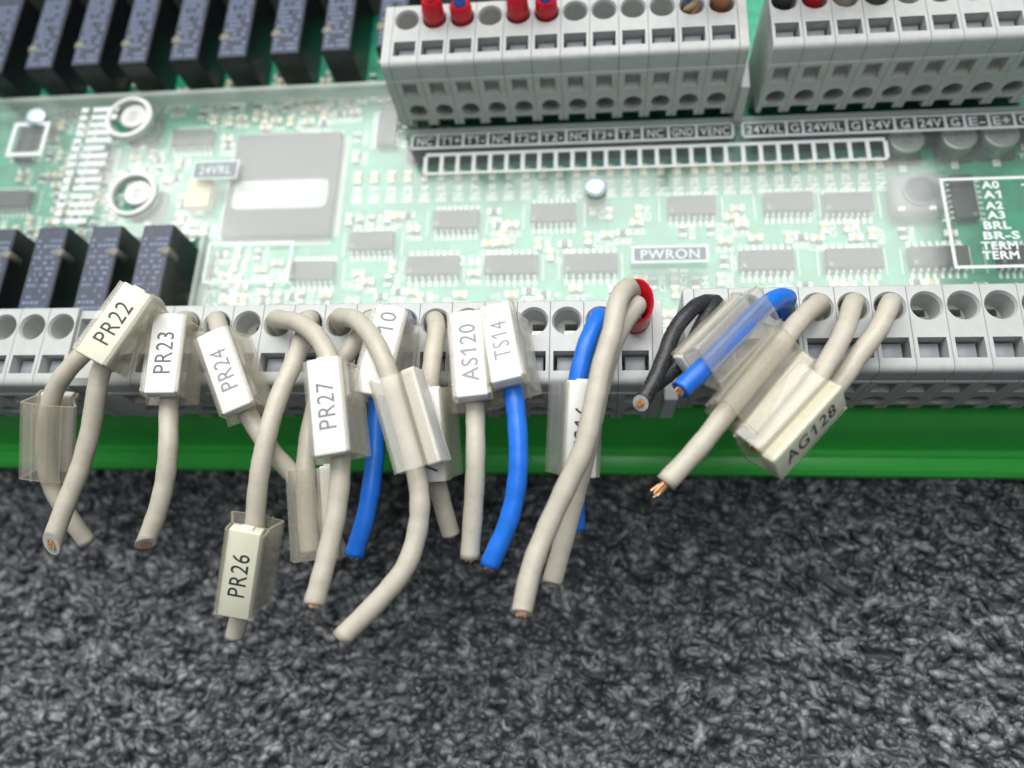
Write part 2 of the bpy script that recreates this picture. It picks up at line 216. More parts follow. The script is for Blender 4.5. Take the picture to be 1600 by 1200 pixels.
def carpet_mat():
    m = mat('carpet_yarn', (.1, .105, .115), .36, spec=.9, bump=(2.2, .30)); nt = m.node_tree; b = nt.nodes['Principled BSDF']
    tc = nt.nodes.new('ShaderNodeTexCoord')
    n = nt.nodes.new('ShaderNodeTexNoise'); n.inputs['Scale'].default_value = .32 / S; n.inputs['Detail'].default_value = 8; n.inputs['Roughness'].default_value = .7
    nt.links.new(tc.outputs['Object'], n.inputs['Vector'])
    r = nt.nodes.new('ShaderNodeValToRGB'); e = r.color_ramp.elements
    e[0].position = .3; e[0].color = (.012, .014, .02, 1); e[1].position = .8; e[1].color = (.54, .54, .53, 1)
    k = r.color_ramp.elements.new(.5); k.color = (.07, .076, .09, 1)
    ge = nt.nodes.new('ShaderNodeNewGeometry'); mm = nt.nodes.new('ShaderNodeMath'); mm.operation = 'MULTIPLY_ADD'
    mm.inputs[1].default_value = .2; ad = nt.nodes.new('ShaderNodeMath'); ad.operation = 'MULTIPLY'; ad.inputs[1].default_value = .8
    nt.links.new(ge.outputs['Random Per Island'], mm.inputs[0]); nt.links.new(n.outputs['Fac'], ad.inputs[0]); nt.links.new(ad.outputs[0], mm.inputs[2])
    nt.links.new(mm.outputs[0], r.inputs['Fac']); nt.links.new(r.outputs['Color'], b.inputs['Base Color'])
    b.inputs['Sheen Weight'].default_value = .1; b.inputs['Sheen Roughness'].default_value = .4
    return m
M['yarn'] = carpet_mat()
INK = {}
def ink(d):
    k = round(d, 2)
    if k not in INK: INK[k] = mat('tag_lettering_ink', (k, k, k * 1.05), .6)
    return INK[k]

# ------------------------------------------------------------------ object helpers
col = sc.collection
def link_mesh(name, me, mats, parent=None, loc=None, smooth=False):
    for m in (mats if isinstance(mats, (list, tuple)) else [mats]):
        if m.name not in [x.name for x in me.materials if x]: me.materials.append(m)
    if smooth:
        me.polygons.foreach_set('use_smooth', [True] * len(me.polygons))
    o = bpy.data.objects.new(name, me); col.objects.link(o)
    if parent: o.parent = parent
    if loc is not None: o.location = Vector(loc) * S
    return o
def obj(name, bm, mats, parent=None, loc=None, smooth=False, angle=None):
    me = bpy.data.meshes.new(name); bmesh.ops.scale(bm, vec=(S, S, S), verts=bm.verts[:]); bm.to_mesh(me); bm.free()
    o = link_mesh(name, me, mats, parent, loc, smooth)
    if angle is not None:
        me.polygons.foreach_set('use_smooth', [True] * len(me.polygons))
        me.set_sharp_from_angle(angle=math.radians(angle))
    return o
def inst(name, src, parent, loc, rz=0):
    o = bpy.data.objects.new(name, src.data); col.objects.link(o); o.parent = parent
    o.location = Vector(loc) * S; o.rotation_euler = (0, 0, rz); return o
def empty(name, loc=(0, 0, 0), label=None, cat=None, group=None):
    o = bpy.data.objects.new(name, None); col.objects.link(o); o.location = Vector(loc) * S
    o.empty_display_size = .005
    if label: o['label'] = label
    if cat: o['category'] = cat
    if group: o['group'] = group
    return o
def box(bm, x0, x1, y0, y1, z0, z1, mi=0):
    v = [bm.verts.new(p) for p in ((x0, y0, z0), (x1, y0, z0), (x1, y1, z0), (x0, y1, z0), (x0, y0, z1), (x1, y0, z1), (x1, y1, z1), (x0, y1, z1))]
    for f in ((3, 2, 1, 0), (4, 5, 6, 7), (0, 1, 5, 4), (1, 2, 6, 5), (2, 3, 7, 6), (3, 0, 4, 7)):
        q = bm.faces.new([v[i] for i in f]); q.material_index = mi
    return v
def bevel_all(bm, w, seg=2):
    bmesh.ops.bevel(bm, geom=bm.edges[:], offset=w, segments=seg, affect='EDGES', profile=.5)
def bbox(x0, x1, y0, y1, z0, z1, w=.15, seg=2):
    bm = bmesh.new(); box(bm, x0, x1, y0, y1, z0, z1); bevel_all(bm, w, seg); return bm
def cyl(bm, cx, cy, z0, z1, r0, r1=None, n=24, mi=0, cap=True):
    r1 = r0 if r1 is None else r1
    a = [bm.verts.new((cx + r0 * math.cos(2 * math.pi * i / n), cy + r0 * math.sin(2 * math.pi * i / n), z0)) for i in range(n)]
    b = [bm.verts.new((cx + r1 * math.cos(2 * math.pi * i / n), cy + r1 * math.sin(2 * math.pi * i / n), z1)) for i in range(n)]
    for i in range(n):
        f = bm.faces.new((a[i], a[(i + 1) % n], b[(i + 1) % n], b[i])); f.material_index = mi
    if cap:
        f = bm.faces.new(a[::-1]); f.material_index = mi
        f = bm.faces.new(b); f.material_index = mi
def lathe(bm, cx, cy, prof, n=32, mi=0):
    rings = [[bm.verts.new((cx + r * math.cos(2 * math.pi * i / n), cy + r * math.sin(2 * math.pi * i / n), z)) for i in range(n)] for r, z in prof]
    for a, b in zip(rings, rings[1:]):
        for i in range(n):
            f = bm.faces.new((a[i], a[(i + 1) % n], b[(i + 1) % n], b[i])); f.material_index = mi
    f = bm.faces.new(rings[0][::-1]); f.material_index = mi
    f = bm.faces.new(rings[-1]); f.material_index = mi
def prism_yz(bm, pts, x0, x1, mi=0):
    a = [bm.verts.new((x0, y, z)) for y, z in pts]; b = [bm.verts.new((x1, y, z)) for y, z in pts]; n = len(pts)
    fs = []
    for i in range(n):
        fs.append(bm.faces.new((a[i], b[i], b[(i + 1) % n], a[(i + 1) % n])))
    fs.append(bm.faces.new(a[::-1])); fs.append(bm.faces.new(b))
    for f in fs: f.material_index = mi
    bmesh.ops.recalc_face_normals(bm, faces=fs)
def temp(bm):
    me = bpy.data.meshes.new('cutter'); bm.to_mesh(me); bm.free()
    o = bpy.data.objects.new('cutter', me); col.objects.link(o); return o
def boolean(bm, cutters):
    """bm minus the cutters, all in millimetres; returns a bmesh"""
    base = temp(bm); cs = [temp(c) for c in cutters]
    for c in cs:
        md = base.modifiers.new('b', 'BOOLEAN'); md.operation = 'DIFFERENCE'; md.solver = 'EXACT'; md.object = c
    dg = bpy.context.evaluated_depsgraph_get(); dg.update()
    me = bpy.data.meshes.new_from_object(base.evaluated_get(dg))
    r = bmesh.new(); r.from_mesh(me)
    for o in cs + [base]:
        d = o.data; bpy.data.objects.remove(o); bpy.data.meshes.remove(d)
    bpy.data.meshes.remove(me)
    return r
_tc = {}; _gc = {}
def _raw(s, weight):
    c = bpy.data.curves.new('t', 'FONT'); c.body = s; c.size = 1.0; c.offset = weight; c.resolution_u = 4
    o = bpy.data.objects.new('t', c); col.objects.link(o)
    dg = bpy.context.evaluated_depsgraph_get(); dg.update()
    me = bpy.data.meshes.new_from_object(o.evaluated_get(dg))
    V = np.array([v.co[:2] for v in me.vertices]).reshape(-1, 2); F = [tuple(p.vertices) for p in me.polygons]
    bpy.data.objects.remove(o); bpy.data.curves.remove(c); bpy.data.meshes.remove(me)
    return V, F
def _glyph(ch, weight):
    k = (ch, weight)
    if k not in _gc:
        V, F = _raw(ch, weight)
        a = _raw('H' + ch + 'H', 0)[0]; b = _raw('HH', 0)[0]
        adv = (a[:, 0].max() - a[:, 0].min()) - (b[:, 0].max() - b[:, 0].min())
        if ch == '1':       # give the figure its flag
            x0, x1, y1 = V[:, 0].min(), V[:, 0].max(), V[:, 1].max(); w_ = x1 - x0; n = len(V)
            V = np.vstack([V, [(x0 + w_ * .1, y1), (x0 - .20, y1 - .17), (x0 - .20, y1 - .17 - w_ * .95), (x0 + w_ * .1, y1 - w_ * 1.1)]])
            V[:, 0] += .07; F = F + [(n, n + 1, n + 2, n + 3)]; adv += .08
        _gc[k] = (V, F, adv)
    return _gc[k]
def text_verts(s, weight=0.0):
    """flat polygons of a string, height 1, centred on the origin"""
    k = (s, weight)
    if k in _tc: return _tc[k]
    VV, FF, x, n = [], [], 0.0, 0
    for ch in s:
        if ch == ' ': x += .3; continue
        V, F, adv = _glyph(ch, weight)
        VV.append(V + np.array([x, 0])); FF += [tuple(i + n for i in f) for f in F]; n += len(V); x += adv + .05
    V = np.vstack(VV)
    V[:, 0] -= (V[:, 0].min() + V[:, 0].max()) / 2; V[:, 1] -= (V[:, 1].min() + V[:, 1].max()) / 2
    V /= max(V[:, 1].max() - V[:, 1].min(), .45)
    _tc[k] = (V, FF); return V, FF
def put_text(bm, s, cx, cy, z, h, sx=.85, rot=0, weight=0.0, mi=0, width=None):
    V, F = text_verts(s, weight); V = V.copy(); V[:, 1] *= h
    V[:, 0] *= (width / (V[:, 0].max() - V[:, 0].min())) if width else h * sx
    c, sn = math.cos(rot), math.sin(rot)
    vs = [bm.verts.new((cx + c * x - sn * y, cy + sn * x + c * y, z)) for x, y in V]
    for f in F:
        try: q = bm.faces.new([vs[i] for i in f]); q.material_index = mi
        except ValueError: pass

# ------------------------------------------------------------------ floor
bm = bmesh.new(); box(bm, -900, 1000, -900, 1000, -50, -44)
fl = obj('carpet_floor', bm, M['floor']); fl['kind'] = 'structure'; fl['label'] = 'dark grey carpet under the module'
def field(x, y, seed, cell):
    """smooth value noise, -1..1, vectorised"""
    g = np.random.default_rng(seed).uniform(-1, 1, (256, 256)); u = x / cell; v = y / cell
    i0 = np.floor(u).astype(int); j0 = np.floor(v).astype(int); fu = u - i0; fv = v - j0
    fu = fu * fu * (3 - 2 * fu); fv = fv * fv * (3 - 2 * fv); i0 %= 256; j0 %= 256; i1 = (i0 + 1) % 256; j1 = (j0 + 1) % 256
    return (g[i0, j0] * (1 - fu) + g[i1, j0] * fu) * (1 - fv) + (g[i0, j1] * (1 - fu) + g[i1, j1] * fu) * fv
def nap(x, y):
    """height of the matted carpet surface: soft pillowy bumps with creases between them"""
    wx = (x + 1.3 * field(x, y, 5, 2.6)) * .58; wy = (y + 1.1 * field(x, y, 6, 2.6) + .12 * x) * .84
    a = np.abs(field(wx, wy, 1, 2.6)); b_ = np.abs(field(wx + 3, wy * 1.25, 2, 1.5)); c = np.abs(field(wx, wy, 3, .75))
    return -44.6 + 3.4 * np.sqrt(a) + 1.7 * np.sqrt(b_) + .5 * c + .7 * field(x, y, 4, 9)
def sheet(x0, x1, y0, y1, step):
    xs = np.arange(x0, x1, step); ys = np.arange(y0, y1, step); X, Y = np.meshgrid(xs, ys, indexing='ij'); Z = nap(X, Y)
    nx, ny = X.shape; V = np.stack([X, Y, Z], -1).reshape(-1, 3) * S
    a = (np.arange(nx - 1)[:, None] * ny + np.arange(ny - 1)[None]).ravel(); Q = np.stack([a, a + ny, a + ny + 1, a + 1], 1)
    me = bpy.data.meshes.new('carpet'); me.vertices.add(len(V)); me.vertices.foreach_set('co', V.ravel())
    me.loops.add(Q.size); me.loops.foreach_set('vertex_index', Q.ravel()); me.polygons.add(len(Q))
    me.polygons.foreach_set('loop_start', np.arange(len(Q)) * 4); me.update(calc_edges=True)
    o = link_mesh('carpet', me, M['yarn'], smooth=True); o['kind'] = 'structure'; o['label'] = 'matted near-black carpet in front of the module'
sheet(-100, 170, -88, 2, .30)
def pile(x0, x1, y0, y1, n):
    """short bent yarn ends half sunk into the nap"""
    NR, NS = 6, 6
    t = np.linspace(0, 1, NR)
    cx = rng.uniform(x0, x1, n); cy = rng.uniform(y0, y1, n)
    a = rng.normal(0, .55, n) - .15 + .9 * field(cx, cy, 11, 14)
    L = rng.uniform(1.2, 3.4, n) * rng.uniform(.8, 1.25, n); r0 = rng.uniform(.4, .95, n); bend = rng.normal(0, 1.0, n)
    arch = rng.uniform(.1, .8, n)
    s = (t[None, :] - .5) * L[:, None]
    X = cx[:, None] + np.cos(a)[:, None] * s - np.sin(a)[:, None] * bend[:, None] * (s / L[:, None]) ** 2 * 3
    Y = cy[:, None] + np.sin(a)[:, None] * s + np.cos(a)[:, None] * bend[:, None] * (s / L[:, None]) ** 2 * 3
    Z = .5 * nap(X, Y) + .5 * nap(cx, cy)[:, None] + rng.uniform(-.5, .5, n)[:, None] + arch[:, None] * np.sin(np.pi * (t * .86 + .1))[None, :] * .7
    R = r0[:, None] * np.array([.35, .85, 1, 1, .9, .4])[None, :] * rng.uniform(.8, 1.2, (n, NR))
    C = np.stack([X, Y, Z], -1)
    T = np.gradient(C, axis=1); T /= np.linalg.norm(T, axis=2, keepdims=True)
    N = np.cross(T, np.array([0, 0, 1.0])); N /= np.linalg.norm(N, axis=2, keepdims=True) + 1e-9
    B = np.cross(N, T)
    ph = np.arange(NS) * 2 * np.pi / NS
    V = C[:, :, None, :] + R[:, :, None, None] * (np.cos(ph)[None, None, :, None] * N[:, :, None, :] + np.sin(ph)[None, None, :, None] * B[:, :, None, :])
    V = V.reshape(-1, 3) * S
    i = np.arange(NS); q = []
    for r in range(NR - 1):
        q.append(np.stack([r * NS + i, r * NS + (i + 1) % NS, (r + 1) * NS + (i + 1) % NS, (r + 1) * NS + i], 1))
    q = np.concatenate(q)
    off = (np.arange(n) * NR * NS)[:, None, None]; Q = (q[None] + off).reshape(-1, 4)
    me = bpy.data.meshes.new('carpet_pile')
    me.vertices.add(len(V)); me.vertices.foreach_set('co', V.ravel())
    me.loops.add(Q.size); me.loops.foreach_set('vertex_index', Q.ravel()); me.polygons.add(len(Q))
    me.polygons.foreach_set('loop_start', np.arange(len(Q)) * 4)
    me.update(calc_edges=True)
    o = link_mesh('carpet_pile', me, M['yarn'], smooth=True)
    o['kind'] = 'stuff'; o['label'] = 'loose dark yarn ends of the carpet'; o['category'] = 'carpet'
pile(-100, 170, -88, 2, 12000)

# ------------------------------------------------------------------ the module
mod = empty('control_module', (0, 0, 0), 'green interface module with circuit board, relays and grey terminal rows, lying on the carpet', 'electronics module')
ZP, ZC = -22.0, -17.0
XL, XR = -110, 185

# carrier rail (extruded profile) ---------------------------------
bm = bmesh.new()
prof = [(-6.6, -22.2), (-7.9, -23.0), (-8.6, -24.5), (-9.3, -27.5), (-9.9, -31), (-10.0, -33.6), (-10.0, -34.2), (-10.2, -34.7), (-10.0, -35.0), (-10.3, -35.6), (-11.2, -36.1), (-11.4, -36.5), (-11.2, -36.7),
        (-12.2, -36.8), (-13.6, -37.3), (-14.4, -38.2), (-14.6, -39.4), (-14.3, -40.6), (-13.4, -41.2), (-4, -41.2), (-4, -26), (85, -26), (85, -24.4), (-5.2, -24.4), (-5.2, -22.2)]
prism_yz(bm, prof, XL, XR)
obj('carrier_rail', bm, M['rail'], mod, angle=28)

# circuit board ---------------------------------------------------
bm = bmesh.new(); box(bm, XL + 1, XR - 1, -5.0, 84, ZP - 1.6, ZP)
board = obj('circuit_board', bm, M['pcb'], mod)

# terminals -------------------------------------------------------
def terminal_bmesh(x=2.475, holes=True):
    bm = bmesh.new()
    prof = [(3.4, -.25), (3.15, 0), (-8.9, 0), (-9.35, -.08), (-9.7, -.3), (-9.92, -.62), (-10.0, -1.0), (-10.02, -3.7), (-10.25, -3.85), (-10.3, -4.05), (-10.3, -15.9), (-9.9, -16.2),
            (-5.6, -16.3), (-4.6, -21.9), (3.4, -21.9)]
    prism_yz(bm, prof, -x, x)
    ed = [e for e in bm.edges if abs(e.verts[0].co.x - e.verts[1].co.x) < 1e-6]
    bmesh.ops.bevel(bm, geom=ed, offset=.07, segments=1, affect='EDGES')
    if not holes: return bm
    cut = []
    c = bmesh.new(); lathe(c, 0, 0, [(2.02, -4.4), (2.02, -.45), (2.08, -.4), (2.12, -.22), (2.3, .02), (2.3, .3)], 40); cut.append(c)
    c = bmesh.new(); box(c, -.5, 1.5, .15, 1.35, -11, -4.0); cut.append(c)
    c = bmesh.new(); box(c, -1.95, 1.95, -8.0, -4.9, -6.5, .3); cut.append(c)
    c = bmesh.new(); prism_yz(c, [(-10.6, -4.45), (-8.5, -4.5), (-8.5, -6.9), (-9.3, -7.7), (-10.6, -8.3)], -1.35, 1.35); cut.append(c)
    c = bmesh.new(); box(c, -1.0, 1.0, -8.7, -3.4, -6.3, -4.8); cut.append(c)
    c = bmesh.new(); cyl(c, 0, 0, 0, 8.0, 1.7, n=28)
    bmesh.ops.rotate(c, verts=c.verts[:], cent=(0, 0, 0), matrix=Matrix.Rotation(math.radians(-90), 3, 'X'))
    bmesh.ops.translate(c, verts=c.verts[:], vec=(.25, -11, -11.9)); cut.append(c)
    c = bmesh.new(); box(c, -1.6, 1.6, -10.8, -4.0, -18.5, -14.3); cut.append(c)
    return boolean(bm, cut)
proto_term = obj('terminal', terminal_bmesh(), M['term'], mod, angle=25)
bm = bbox(-1.5, 1.5, -7.8, -5.15, -6.4, -1.7, .18); btn0 = obj('push_button', bm, M['term_in'], proto_term, angle=40)
bm = bmesh.new(); box(bm, -.5, 1.5, -.4, .1, -4.41, -4.25); clp0 = obj('clamp', bm, M['metal'], proto_term)
bm = terminal_bmesh(.78, False); proto_plate = obj('end_plate', bm, M['term'], mod, angle=25)
first = [True, True]
def terminal(x, y):
    if first[0]:
        first[0] = False; proto_term.location = Vector((x, y, 0)) * S; return proto_term
    t = inst('terminal', proto_term, mod, (x, y, 0))
    inst('push_button', btn0, t, (0, 0, 0)); inst('clamp', clp0, t, (0, 0, 0)); return t
def plate(x, y):
    if first[1]:
        first[1] = False; proto_plate.location = Vector((x, y, 0)) * S; return
    inst('end_plate', proto_plate, mod, (x, y, 0))
for key, k0, k1 in (('A', -3, 13), ('B', 0, 13), ('L', -8, 2), ('U', 0, 11), ('V', 0, 9)):
    X, Y = STRIPS[key]
    for k in range(k0, k1 + 1): terminal(X + 5 * k, Y)
    if key in 'AUB': plate(X + 5 * k0 - 3.3, Y)
    if key in 'AU': plate(X + 5 * k1 + 3.3, Y)
# bracket in the gap left of the middle row
bm = bmesh.new(); prism_yz(bm, [(3.0, -.8), (-8.6, -.8), (-9.6, -1.6), (-9.8, -17), (3.0, -21.9)], -24.3, -19.2)
c1 = bmesh.new(); prism_yz(c1, [(1.6, .5), (-5.4, .5), (-3.2, -5), (1.6, -5)], -23.6, -20.2)
obj('end_bracket', boolean(bm, [c1]), M['term'], mod, angle=25)
# dark bars added under the printed legends as shade of the far rows
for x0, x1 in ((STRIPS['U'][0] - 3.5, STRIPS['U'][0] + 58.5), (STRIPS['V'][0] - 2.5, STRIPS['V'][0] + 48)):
    obj('legend_shade_bar', bbox(x0, x1, 43.9, 48.6, -21.99, -19.4, .2, 1), M['relay'], mod)
# latch between the middle and right rows
bm = bbox(70.0, 72.2, -8.6, -1.5, -21.9, -12, .3); obj('row_latch', bm, M['ring'], mod)
bm = bbox(84.6, 86.2, 47.5, 66, -21.9, -7.5, .3); obj('row_latch', bm, M['term'], mod)

# terminal row beyond the far relays
bm = bmesh.new(); prism_yz(bm, [(102, -9), (84.5, -9), (83.2, -10.5), (83.0, -21.9), (102, -21.9)], XL, 20); obj('rear_terminal_housing', bm, M['nub'], mod)

# relays ----------------------------------------------------------
def relay_proto(far):
    y0, y1 = (0, 20.5) if far else (-21.6, 0)
    r = obj('relay', bbox(-3.0, 3.0, y0, y1, ZP, -11.15, .25), M['relay'], mod)
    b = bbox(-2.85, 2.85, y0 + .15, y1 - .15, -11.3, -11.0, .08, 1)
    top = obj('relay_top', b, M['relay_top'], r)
    b = bmesh.new()
    rr = random.Random(3 if far else 5)
    ys = np.arange(y0 + 1.0, y1 - 3, 1.15)
    for y in ys:
        x = -2.3
        while x < 2.0:
            w_ = rr.uniform(.25, .8)
            if rr.random() < .72: box(b, x, min(x + w_, 2.4), y, y + .55, -11.0, -10.96)
            x += w_ + .22
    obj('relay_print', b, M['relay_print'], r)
    b = bmesh.new()
    nx, ny = (-2.2, y0 + 5.2) if far else (2.2, y1 - 5.6)
    lathe(b, nx, ny, [(1.1, -14), (1.1, -11.0), (.9, -10.8), (.4, -10.7)], 16); obj('resin_nub', b, M['nub'], r, smooth=True)
    b = bmesh.new(); lathe(b, .1, (y0 + 10.5 if far else y1 - 11.2), [(.55, -11.2), (.55, -10.95), (.25, -10.94)], 14); obj('vent_hole', b, M['relay'], r)
    return r
def copy_rel(src, x, y):
    r = inst('relay', src, mod, (x, y, 0))
    for ch in list(src.children): inst(ch.name.split('.')[0], ch, r, (0, 0, 0))
far = relay_proto(True); far.location = Vector((*FAR_RELAYS[0], 0)) * S
for x, y in FAR_RELAYS[1:]: copy_rel(far, x, y)
near = relay_proto(False); near.location = Vector((*NEAR_RELAYS[0], 0)) * S
for x, y in NEAR_RELAYS[1:]: copy_rel(near, x, y)

# chips -----------------------------------------------------------
def pin_bm(sx):   # gull wing, points to -y
    b = bmesh.new(); box(b, -.2, .2, -.35, 0, .75, .95); box(b, -.2, .2, -.55, -.35, .05, .95); box(b, -.24, .24, -1.25, -.55, 0, .2); box(b, -.27, .27, -1.7, -.9, 0, .12); return b
chip0 = obj('chip', bbox(-5, 5, -1.95, 1.95, .2, 1.75, .12, 1), M['chip'], mod, loc=(0, 0, ZP))
bm = bmesh.new(); lathe(bm, -4.2, -1.2, [(.38, 1.7), (.38, 1.76)], 12); dot0 = obj('pin_one_dot', bm, M['grey_ink'], chip0)
pin0 = obj('pin', pin_bm(1), M['pin'], chip0, loc=(-4.45, -1.95, 0))
dot_done = False
def chip(x, y, w_, rz=0, src=[0]):
    if src[0] == 0:
        c = chip0; c.location = Vector((x, y, ZP)) * S; c.rotation_euler[2] = rz; src[0] = 1; used = True
    else:
        c = inst('chip', chip0, mod, (x, y, ZP), rz); used = False; inst('pin_one_dot', dot0, c, (0, 0, 0))
    c.scale = (w_ / 10.0, 1, 1)
    n = 8
    for k in range(n):
        if not (used and k == 0): inst('pin', pin0, c, (-4.45 + 1.27 * k, -1.95, 0))
        inst('pin', pin0, c, (-4.45 + 1.27 * k, 1.95, 0), math.pi)
for x, y, w_, h_ in CHIPS: chip(x, y, min(10.4, max(8.6, w_)))
for x, y, w_, h_ in CHIPS_V: chip(x, y, 9.0, math.pi / 2)
x, y, w_, h_ = BIG_CHIP
bc = obj('processor_chip', bbox(-w_ / 2, w_ / 2, -h_ / 2, h_ / 2, .3, 2.0, .2, 1), M['chip'], mod, loc=(x, y, ZP))
b = bmesh.new()
k = -w_ / 2 + .6
while k < w_ / 2 - .5:
    for s_ in (-1, 1):
        y0, y1 = sorted((s_ * h_ / 2, s_ * (h_ / 2 + 1.3))); box(b, k, k + .22, y0, y1, .1, .3)
    k += .5
k = -h_ / 2 + .6
while k < h_ / 2 - .5:
    for s_ in (-1, 1):
        x0, x1 = sorted((s_ * w_ / 2, s_ * (w_ / 2 + 1.3))); box(b, x0, x1, k, k + .22, .1, .3)
    k += .5
o = obj('fine_pins', b, M['pin'], bc); o['kind'] = 'stuff'
sx, sy, sw, sh = STICKER
sw *= .97; sh *= .9; b = bmesh.new(); rc = 1.5; outl = []
for cx_, cy_, a0 in ((1, 1, 0), (-1, 1, 90), (-1, -1, 180), (1, -1, 270)):
    for k in range(7):
        a_ = math.radians(a0 + 15 * k); outl.append((cx_ * (sw / 2 - rc) + rc * math.cos(a_), cy_ * (sh / 2 - rc) + rc * math.sin(a_)))
lo = [b.verts.new((*q, 0)) for q in outl]; hi = [b.verts.new((*q, .08)) for q in outl]; b.faces.new(lo[::-1]); b.faces.new(hi)
for k in range(len(lo)): b.faces.new((lo[k], lo[(k + 1) % len(lo)], hi[(k + 1) % len(lo)], hi[k]))
o = obj('sticker', b, M['sticker'], bc, loc=(sx - x, sy - y, 2.0))
b = bmesh.new()
rr = random.Random(9)
for yy, hh in ((1.2, .55), (-1.0, .9)):
    xx = -sw / 2 + 1.6
    while xx < sw / 2 - 1.6:
        ww = rr.uniform(.3, .6)
        if not (yy > 0 and -2.5 < xx < 3.5): box(b, xx, xx + ww * .55, yy, yy + hh * rr.uniform(.6, 1), .09, .1)
        xx += ww + .12
obj('faint_print', b, M['ink'], bc, loc=(sx - x, sy - y, 2.0))

# capacitors, inductor, screws -----------------------------------
def capacitor(x, y, r=3.0, ring=False):
    c = obj('capacitor', bbox(-3.4, 3.4, -3.4, 3.4, 0, .8, .6, 2), M['cap_base'], mod, loc=(x, y, ZP))
    b = bmesh.new(); lathe(b, 0, 0, [(r, .8), (r, 1.2), (r * .95, 1.5), (r, 1.8), (r, 5.3), (r * .96, 5.55), (r * .9, 5.65), (r * .8, 5.65)], 36); obj('can', b, M['can'], c, angle=40)
    b = bmesh.new(); put_text(b, '220', 0, .5, 5.67, .9); put_text(b, '35V', 0, -.8, 5.67, .9); obj('can_print', b, M['can_dark'], c)
    global sc_last; sc_last = c
    for s_ in (-1, 1):
        l = obj('lead', bbox(-.7, .7, -.9, .9, 0, .55, .25, 2), M['pin'], c, loc=(0, s_ * 3.9, 0))
for i, (x, y) in enumerate(CAPS):
    capacitor(x, y, 3.1 if i > 1 else 3.0)
    if i > 1: sc_last.scale[2] = .65        # the shorter cans, wholly under the cover
ind = obj('inductor', bbox(-4.6, 4.6, -4.2, 4.2, 0, 3.2, 1.2, 3), M['ferrite'], mod, loc=(*INDUCTOR, ZP), angle=40)
b = bmesh.new(); lathe(b, 0, 0, [(3.0, 3.0), (3.0, 3.7), (2.7, 3.9)], 30); obj('inductor_core', b, M['ferrite'], ind, angle=40)
for s_ in (-1, 1): obj('solder_joint', bbox(-.6, .6, -.4, .4, 2.7, 3.4, .2), M['pin'], ind, loc=(s_ * 2.6 - .8, -3.4, 0))
x, y, w_, h_ = YELLOW_CAP
yc = obj('tantalum_capacitor', bbox(-w_ / 2, w_ / 2, -h_ / 2, h_ / 2, .2, 2.6, .2), M['tantal'], mod, loc=(x, y, ZP))
for s_ in (-1, 1): obj('lead', bbox(-1.1, 1.1, -.5, .5, 0, .9, .1, 1), M['pin'], yc, loc=(0, s_ * (h_ / 2 + .3), 0))

# small parts scattered over the board ---------------------------
def smd_proto(name, m, l, w2, h2):
    o = obj(name, bbox(-l / 2 + .25, l / 2 - .25, -w2 / 2, w2 / 2, 0, h2, .06, 1), m, mod)
    e = obj('solder_end', bbox(-.3, .3, -w2 / 2 - .05, w2 / 2 + .05, 0, h2 + .04, .08, 1), M['pin'], o, loc=(-l / 2 + .1, 0, 0))
    return o, e, l
P_C = smd_proto('ceramic_capacitor', M['ceramic'], 2.0, 1.25, .9)
P_R = smd_proto('resistor', M['resist'], 2.0, 1.2, .5)
P_L = smd_proto('status_led', M['tantal'], 2.2, 1.3, .8)
used = set()
def smd(P, x, y, rz):
    src, e, l = P
    if src.name not in used:
        used.add(src.name); o = src; o.location = Vector((x, y, ZP)) * S; o.rotation_euler[2] = rz
    else:
        o = inst(src.name.split('.')[0], src, mod, (x, y, ZP), rz); inst('solder_end', e, o, (-l / 2 + .1, 0, 0))
    inst('solder_end', e, o, (l / 2 - .1, 0, 0))
silk = bmesh.new()
occ = [(x, y, 6.4, 3.9) for x, y, a, b in CHIPS] + [(x, y, 3.9, 6.2) for x, y, a, b in CHIPS_V] + [(BIG_CHIP[0], BIG_CHIP[1], BIG_CHIP[2] / 2 + 2, BIG_CHIP[3] / 2 + 2)]
occ += [(x, y, 5, 5.2) for x, y in CAPS] + [(INDUCTOR[0], INDUCTOR[1], 6.2, 6)] + [(YELLOW_CAP[0], YELLOW_CAP[1], 3, 4)]
occ += [(x, y - 10.5, 3.4, 11.5) for x, y in NEAR_RELAYS] + [(x, y + 10, 3.4, 11) for x, y in FAR_RELAYS]
occ += [(55, 53 - 9, 60, 1.2), (55, 36, 66, 2.6)]
occ += OCC
def free(x, y, r):
    return all(abs(x - a) > c + r or abs(y - b) > d + r for a, b, c, d in occ)
